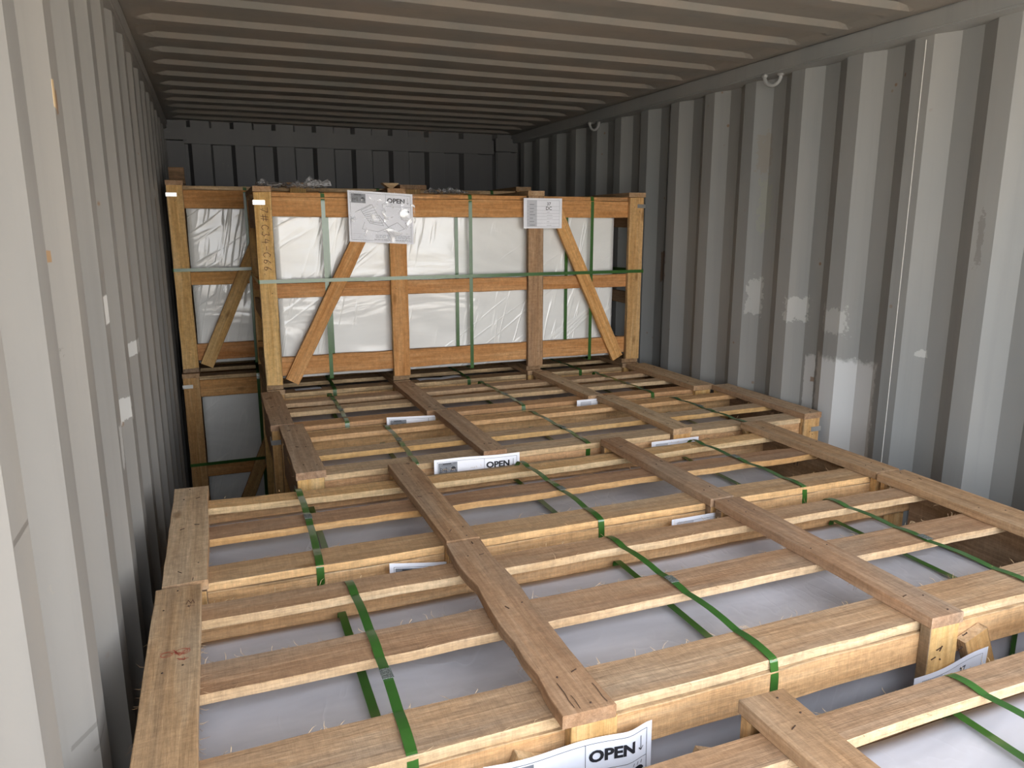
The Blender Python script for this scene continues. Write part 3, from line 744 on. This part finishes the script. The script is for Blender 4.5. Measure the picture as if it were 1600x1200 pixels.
def lab5(r):
    open_label(r, (.568, 2.713, Z-.708), (1, 0, -.05), W=.283, wave=lambda u, v: .006)
    table_label(r, (1.370, 2.713, Z-.712), (1, 0, 0), W=.195, wave=lambda u, v: .006)
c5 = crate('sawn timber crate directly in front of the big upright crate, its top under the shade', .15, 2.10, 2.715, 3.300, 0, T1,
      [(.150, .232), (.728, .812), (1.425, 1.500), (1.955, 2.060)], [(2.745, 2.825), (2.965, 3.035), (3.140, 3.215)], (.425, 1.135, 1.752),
      seal_y=(2.93, 2.95, 2.95), fuzz=14, face_cross='tan_lifted', slat='tan_lifted', labels=lab5, colors={('s', 0): 'peach', ('e', 0): 'peach'}, warp={1: (0, .003, .01), 2: (0, .003, -.006)})
slab_pack(.205, 1.90, 2.775, 3.24, .045, Z-.785, 'film-wrapped slab pack in the shaded crate in front of the big upright crate', 'slab pack', (.43, 1.12, 1.73), M_FILM, seed=17)

def lab6(r):
    o, fn = sheet(r, (.30, 3.40, T1-.0185), (1, .05, 0), (0, -1, 0), .115, .06, lambda u, v: .002+.004*v, label='loose white sheet lying on the slats')
    o, fn = sheet(r, (.865, 3.41, T1-.0185), (1, .03, 0), (0, -1, 0), .21, .07, lambda u, v: .002+.005*v+.002*math.sin(u*9), label='loose white sheet lying on the slats')
c6 = crate('timber crate carrying the big upright crate, seen only through the gap under it', .15, 2.06, 3.318, 3.905, 0, T1,
      [(.178, .255), (.735, .815), (1.405, 1.485), (1.94, 2.035)], [(3.345, 3.425), (3.56, 3.64), (3.79, 3.87)], (.47, 1.10, 1.70),
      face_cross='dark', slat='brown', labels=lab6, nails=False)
slab_pack(.21, 1.90, 3.375, 3.845, .045, Z-.785, 'film-wrapped slab pack seen through the gap under the big upright crate', 'slab pack', (.45, 1.08, 1.68), M_FILM, seed=21)

# ------------------------------------------------------------------ upper tier
def strokes(parent, pts_list, origin, s, mat, name, y, w=.0026, label=None):
    bm = bmesh.new()
    for pts in pts_list:
        for (a, b) in zip(pts, pts[1:]):
            d = Vector((b[0]-a[0], 0, b[1]-a[1])); L = d.length
            if L == 0: continue
            d.normalize(); q = Vector((-d.z, 0, d.x))*w/2
            A = Vector((origin[0]+a[0]*s, y, origin[1]+a[1]*s))-d*w*.3; B = Vector((origin[0]+b[0]*s, y, origin[1]+b[1]*s))+d*w*.3
            vs = [bm.verts.new(p-parent.location) for p in (A-q, A+q, B+q, B-q)]
            bm.faces.new(vs)
            vs2 = [bm.verts.new(p-parent.location+Vector((0, .0003, 0))) for p in (A-q, A+q, B+q, B-q)]
            for i in range(4): bm.faces.new((vs[i], vs[(i+1) % 4], vs2[(i+1) % 4], vs2[i]))
    o = from_bm(name, bm, [mat], parent)
    if label: o['label'] = label
    return o
def labU(r):
    def crump(u, v): return .004+.003*noise.noise(Vector((u*5, v*5, 3)))
    open_label(r, (.560, 3.3035, Z+.150), (1, 0, -.05), (0, 0, -1), W=.284, H=.216, wave=lambda u, v: .003+.0025*math.sin(u*5))
    table_label(r, (1.374, 3.3035, Z+.127), (1, 0, 0), W=.198, H=.139, wave=lambda u, v: .003)
    # crumpled clear pocket over the OPEN sheet
    bm = bmesh.new(); nx, ny = 46, 34; g = []
    for j in range(ny+1):
        row = []
        for i in range(nx+1):
            u, v = i/nx, j/ny
            ridge = max(0, 1-abs((v-.25)-(u-.30)*.9)*9)*.6+max(0, 1-abs((v-.72)+math.sin(u*5)*.08)*6)*.7
            d = .008+.004*noise.fractal(Vector((u*4, v*4, 1)), .7, 2, 2)+.007*ridge
            row.append(bm.verts.new(Vector((.565+.285*u, 3.300-abs(d)-.004, Z+.150-.012*u-.213*v))-r.location))
        g.append(row)
    for j in range(ny):
        for i in range(nx): bm.faces.new((g[j][i], g[j][i+1], g[j+1][i+1], g[j+1][i]))
    tag(from_bm('label_pocket', bm, [M_POCKET], r, True), 'crumpled clear plastic pocket over the sheet')
    # handwriting on the left post, read with the head tilted right: 7# C34-C66.
    def rot(pl): return [[(-p[1], -p[0]) for p in s] for s in pl]   # text x runs down the post, text up points to the right... mirrored below
    G = {'7': [[(0, 1), (.7, 1), (.25, 0)]], '#': [[(.25, 0), (.35, 1)], [(.6, 0), (.7, 1)], [(0, .65), (.95, .7)], [(0, .3), (.9, .35)]],
         'C': [[(.65, .85), (.35, 1), (.05, .6), (.1, .15), (.4, 0), (.7, .2)]], '3': [[(.05, .95), (.5, 1), (.35, .55), (.6, .3), (.35, 0), (0, .1)]],
         '4': [[(.3, 1), (.05, .4), (.7, .45)], [(.5, .8), (.5, -.1)]], '-': [[(.1, .5), (.6, .5)]], '6': [[(.55, 1), (.15, .5), (.1, .1), (.4, 0), (.6, .25), (.35, .5), (.12, .3)]], '.': [[(.1, .0), (.2, .05)]], ' ': []}
    x = 0; st = []
    for ch in '7# C34-C66.':
        for s in G[ch]: st.append([(p[1], -(p[0]+x)) for p in s])
        x += {'-': .95, ' ': .45, '.': .4}.get(ch, 1.0)
    strokes(r, st, (.202, Z+.075), .0285, M_PEN, 'handwriting', 3.3057, .0022, 'brown handwriting 7# C34-C66. running down the post')
cU = crate('big upright orange-wood crate with OPEN sheet and handwriting on its left post', .175, 2.04, 3.305, 3.905, T1+.001, T2,
      [(.176, .250), (.735, .815), (1.400, 1.482), (1.940, 2.036)], [(3.335, 3.42), (3.57, 3.65), (3.79, 3.87)], (.458, 1.112, 1.742),
      face_cross='yellow', beam='orange', post='yellow', slat='orange', labels=labU, nails=False, beamh=.08, hstrap=True,
      colors={('e', 0): 'orange', ('d', 0): 'orange', ('s', 0): 'orange', ('p', 2): 'tan', ('p', 1): 'orange', ('b', 0): 'orange'})
slab_pack(.245, 1.905, 3.362, 3.85, T1+.045, Z+.075, 'bright film-wrapped slab pack in the big upright crate', 'slab pack', (.475, 1.062, 1.628), M_FILM_UP, amp=.004, seed=25)

c7l = crate('dim timber crate by the left wall, at the foot of the far left stack', -.18, 1.72, 3.93, 4.53, 0, T1-.012,
      [(-.180, -.100), (.40, .48), (1.10, 1.18), (1.62, 1.72)], [(3.96, 4.05), (4.19, 4.27), (4.41, 4.49)], (.175, .82, 1.45), face_cross='brown', beam='orange', post='yellow', slat='brown', nails=False, fuzz=0, beamh=.085)
slab_pack(-.108, 1.6, 3.99, 4.46, .045, Z-.80, 'film-wrapped slab pack in the lower crate of the far left stack', 'slab pack', (.190, .8, 1.4), M_FILM_UP, seed=29)
c7u = crate('orange timber crate on top of the far left stack, one diagonal brace in view', -.18, 1.72, 3.93, 4.53, T1-.011, Z+.21,
      [(-.175, -.098), (.37, .48), (.94, 1.08), (1.59, 1.68)], [(3.96, 4.05), (4.19, 4.27), (4.41, 4.49)], (.175, .82, 1.45), face_cross='orange', beam='orange', post='yellow', slat='orange', nails=False, beamh=.085)
slab_pack(-.105, 1.58, 3.99, 4.46, T1+.03, Z+.12, 'film-wrapped slab pack in the upper crate of the far left stack', 'slab pack', (.190, .8, 1.4), M_FILM_UP, seed=33)
# ------------------------------------------------------------------ marks written on the boards
def top_strokes(parent, sts, org, s, mat, name, z, w, label):
    bm = bmesh.new()
    for pts in sts:
        for a, b in zip(pts, pts[1:]):
            A = Vector((org[0]+a[0]*s, org[1]+a[1]*s, z)); B = Vector((org[0]+b[0]*s, org[1]+b[1]*s, z)); d = (B-A).normalized(); q = Vector((-d.y, d.x, 0))*w/2
            vs = [bm.verts.new(p-parent.location) for p in (A-q, B-q, B+q, A+q)]; bm.faces.new(vs)
    me = bpy.data.meshes.new(name); bm.to_mesh(me); bm.free(); me.materials.append(mat)
    o = bpy.data.objects.new(name, me); COL.objects.link(o); o.parent = parent; o['label'] = label
rs = random.Random(3)
scr = [[(rs.uniform(-1, 1), rs.uniform(-.45, .45)) for _ in range(9)] for _ in range(2)]
circ = lambda cx, cy_, r: [[(cx+r*math.cos(t*.52), cy_+r*.8*math.sin(t*.52)) for t in range(13)]]
top_strokes(c2, circ(.45, 0, .45)+circ(.4, .05, .36)+circ(-.5, -.1, .35)+[[(-.9, .2), (-.1, .3), (.2, -.2), (.9, .3)], [(-.7, -.3), (0, .1), (.6, -.35)], [(-.1, .4), (.3, -.5), (.6, .1)]]+[[(p[0]*.35+.5, p[1]*.5-.9) for p in scr[0]]],
            (-.108, 1.255), .026, M_REDPEN, 'red_scribble', T1+.0012, .0009, 'faded red scribble')
top_strokes(c2, [[(0, 0), (.2, 1), (.5, .1), (.7, 1), (.9, 0)], [(0, -.6), (.9, -.5)], [(.3, -.9), (.5, -.2)]], (-.095, 1.425), .016, M_PEN, 'pen_mark', T1+.0012, .001, 'small dark pen mark')
top_strokes(c3, [[(0, 0), (.3, .4), (.6, .1), (1, .5), (1.6, .3), (2.2, .6)], [(.4, -.4), (.9, 0), (1.5, -.3)]], (.46, 1.86), .022, M_PEN, 'pen_mark', T1+.0012, .0008, 'thin dark pen squiggle')
top_strokes(c2, [[(.05, -.5), (.02, .3), (.12, 1.1), (.10, 2.2)], [(.35, -.7), (.42, .2), (.38, .7)], [(2.25, -.7), (2.2, -.1), (2.28, .9), (2.25, 1.4)]], (.447, .888), .024, M_NAIL, 'crack', T1+.0012, .0013, 'dark split near the board end')
def jh(parent):
    G = [[(.55, 1), (.6, .2), (.35, 0), (.1, .15)], [(1, 0), (1.05, 1)], [(1.55, 0), (1.6, 1)], [(1.02, .5), (1.58, .5)]]
    bm = bmesh.new()
    for pts in G:
        for a, b in zip(pts, pts[1:]):
            d = Vector((0, b[0]-a[0], b[1]-a[1])).normalized(); q = Vector((0, -d.z, d.y))*.0016
            A = Vector((1.7972, 1.93-a[0]*.026, Z-.80+a[1]*.03)); B = Vector((1.7972, 1.93-b[0]*.026, Z-.80+b[1]*.03))
            bm.faces.new([bm.verts.new(p-parent.location) for p in (A-q, B-q, B+q, A+q)])
    me = bpy.data.meshes.new('handwriting'); bm.to_mesh(me); bm.free(); me.materials.append(M_INK)
    o = bpy.data.objects.new('handwriting', me); COL.objects.link(o); o.parent = parent; o['label'] = 'black letters JH inside the end rail'
jh(c3)

# ------------------------------------------------------------------ loose bits
def crumple(x0, x1, y0, y1, z, h, label, seed):
    bm = bmesh.new(); nx, ny = 34, 14; g = []
    for j in range(ny+1):
        g.append([bm.verts.new((x0+(x1-x0)*i/nx+.01*noise.noise(Vector((i*.3, j*.4, seed))), y0+(y1-y0)*j/ny, z+.003+h*abs(noise.fractal(Vector((i*.13+seed, j*.22, 0)), .5, 2, 2))*math.sin(math.pi*min(1, (j+.5)/ny))**.5)) for i in range(nx+1)])
    for j in range(ny):
        for i in range(nx): bm.faces.new((g[j][i], g[j][i+1], g[j+1][i+1], g[j+1][i]))
    o = from_bm('plastic_film', bm, [M_CLEAR], None, True); tag(o, label, 'plastic film', 'crumpled film scraps on the upright crate')
crumple(.20, .50, 3.34, 3.55, T2+.001, .055, 'crumpled clear plastic film on the upright crate beside its left post', 2.0)
crumple(.98, 1.17, 3.50, 3.64, T2-.010, .045, 'crumpled clear plastic film on the middle of the upright crate top', 8.0)
def offcut(cx, cy_, z, l, w, h, rz, label, wedge=True):
    bm = bmesh.new(); v = [(-l/2, -w/2, h), (l/2, -w/2, h), (l*.08, -w/2, 0), (-l*.08, -w/2, 0)]
    a = [bm.verts.new(p) for p in v]; b = [bm.verts.new((p[0], w/2, p[2])) for p in v]
    bm.faces.new(a); bm.faces.new(b[::-1])
    for i in range(4): bm.faces.new((a[i], a[(i+1) % 4], b[(i+1) % 4], b[i]))
    o = from_bm('wood_offcut', bm, [W_PALE]); o.location = (cx, cy_, z); o.rotation_euler = (0, 0, rz); tag(o, label, 'wood offcut')
offcut(.757, 3.36, T2+.0005, .075, .05, .024, 0, 'pale wedge of wood on the upright crate above the OPEN sheet')

bm = bmesh.new(); bm_box(bm, -.040, .040, -.05, .05, 0, .022); bm_box(bm, -.036, .038, -.045, .05, .0225, .085)
bmesh.ops.bevel(bm, geom=bm.edges[:], offset=.002, segments=1, affect='EDGES')
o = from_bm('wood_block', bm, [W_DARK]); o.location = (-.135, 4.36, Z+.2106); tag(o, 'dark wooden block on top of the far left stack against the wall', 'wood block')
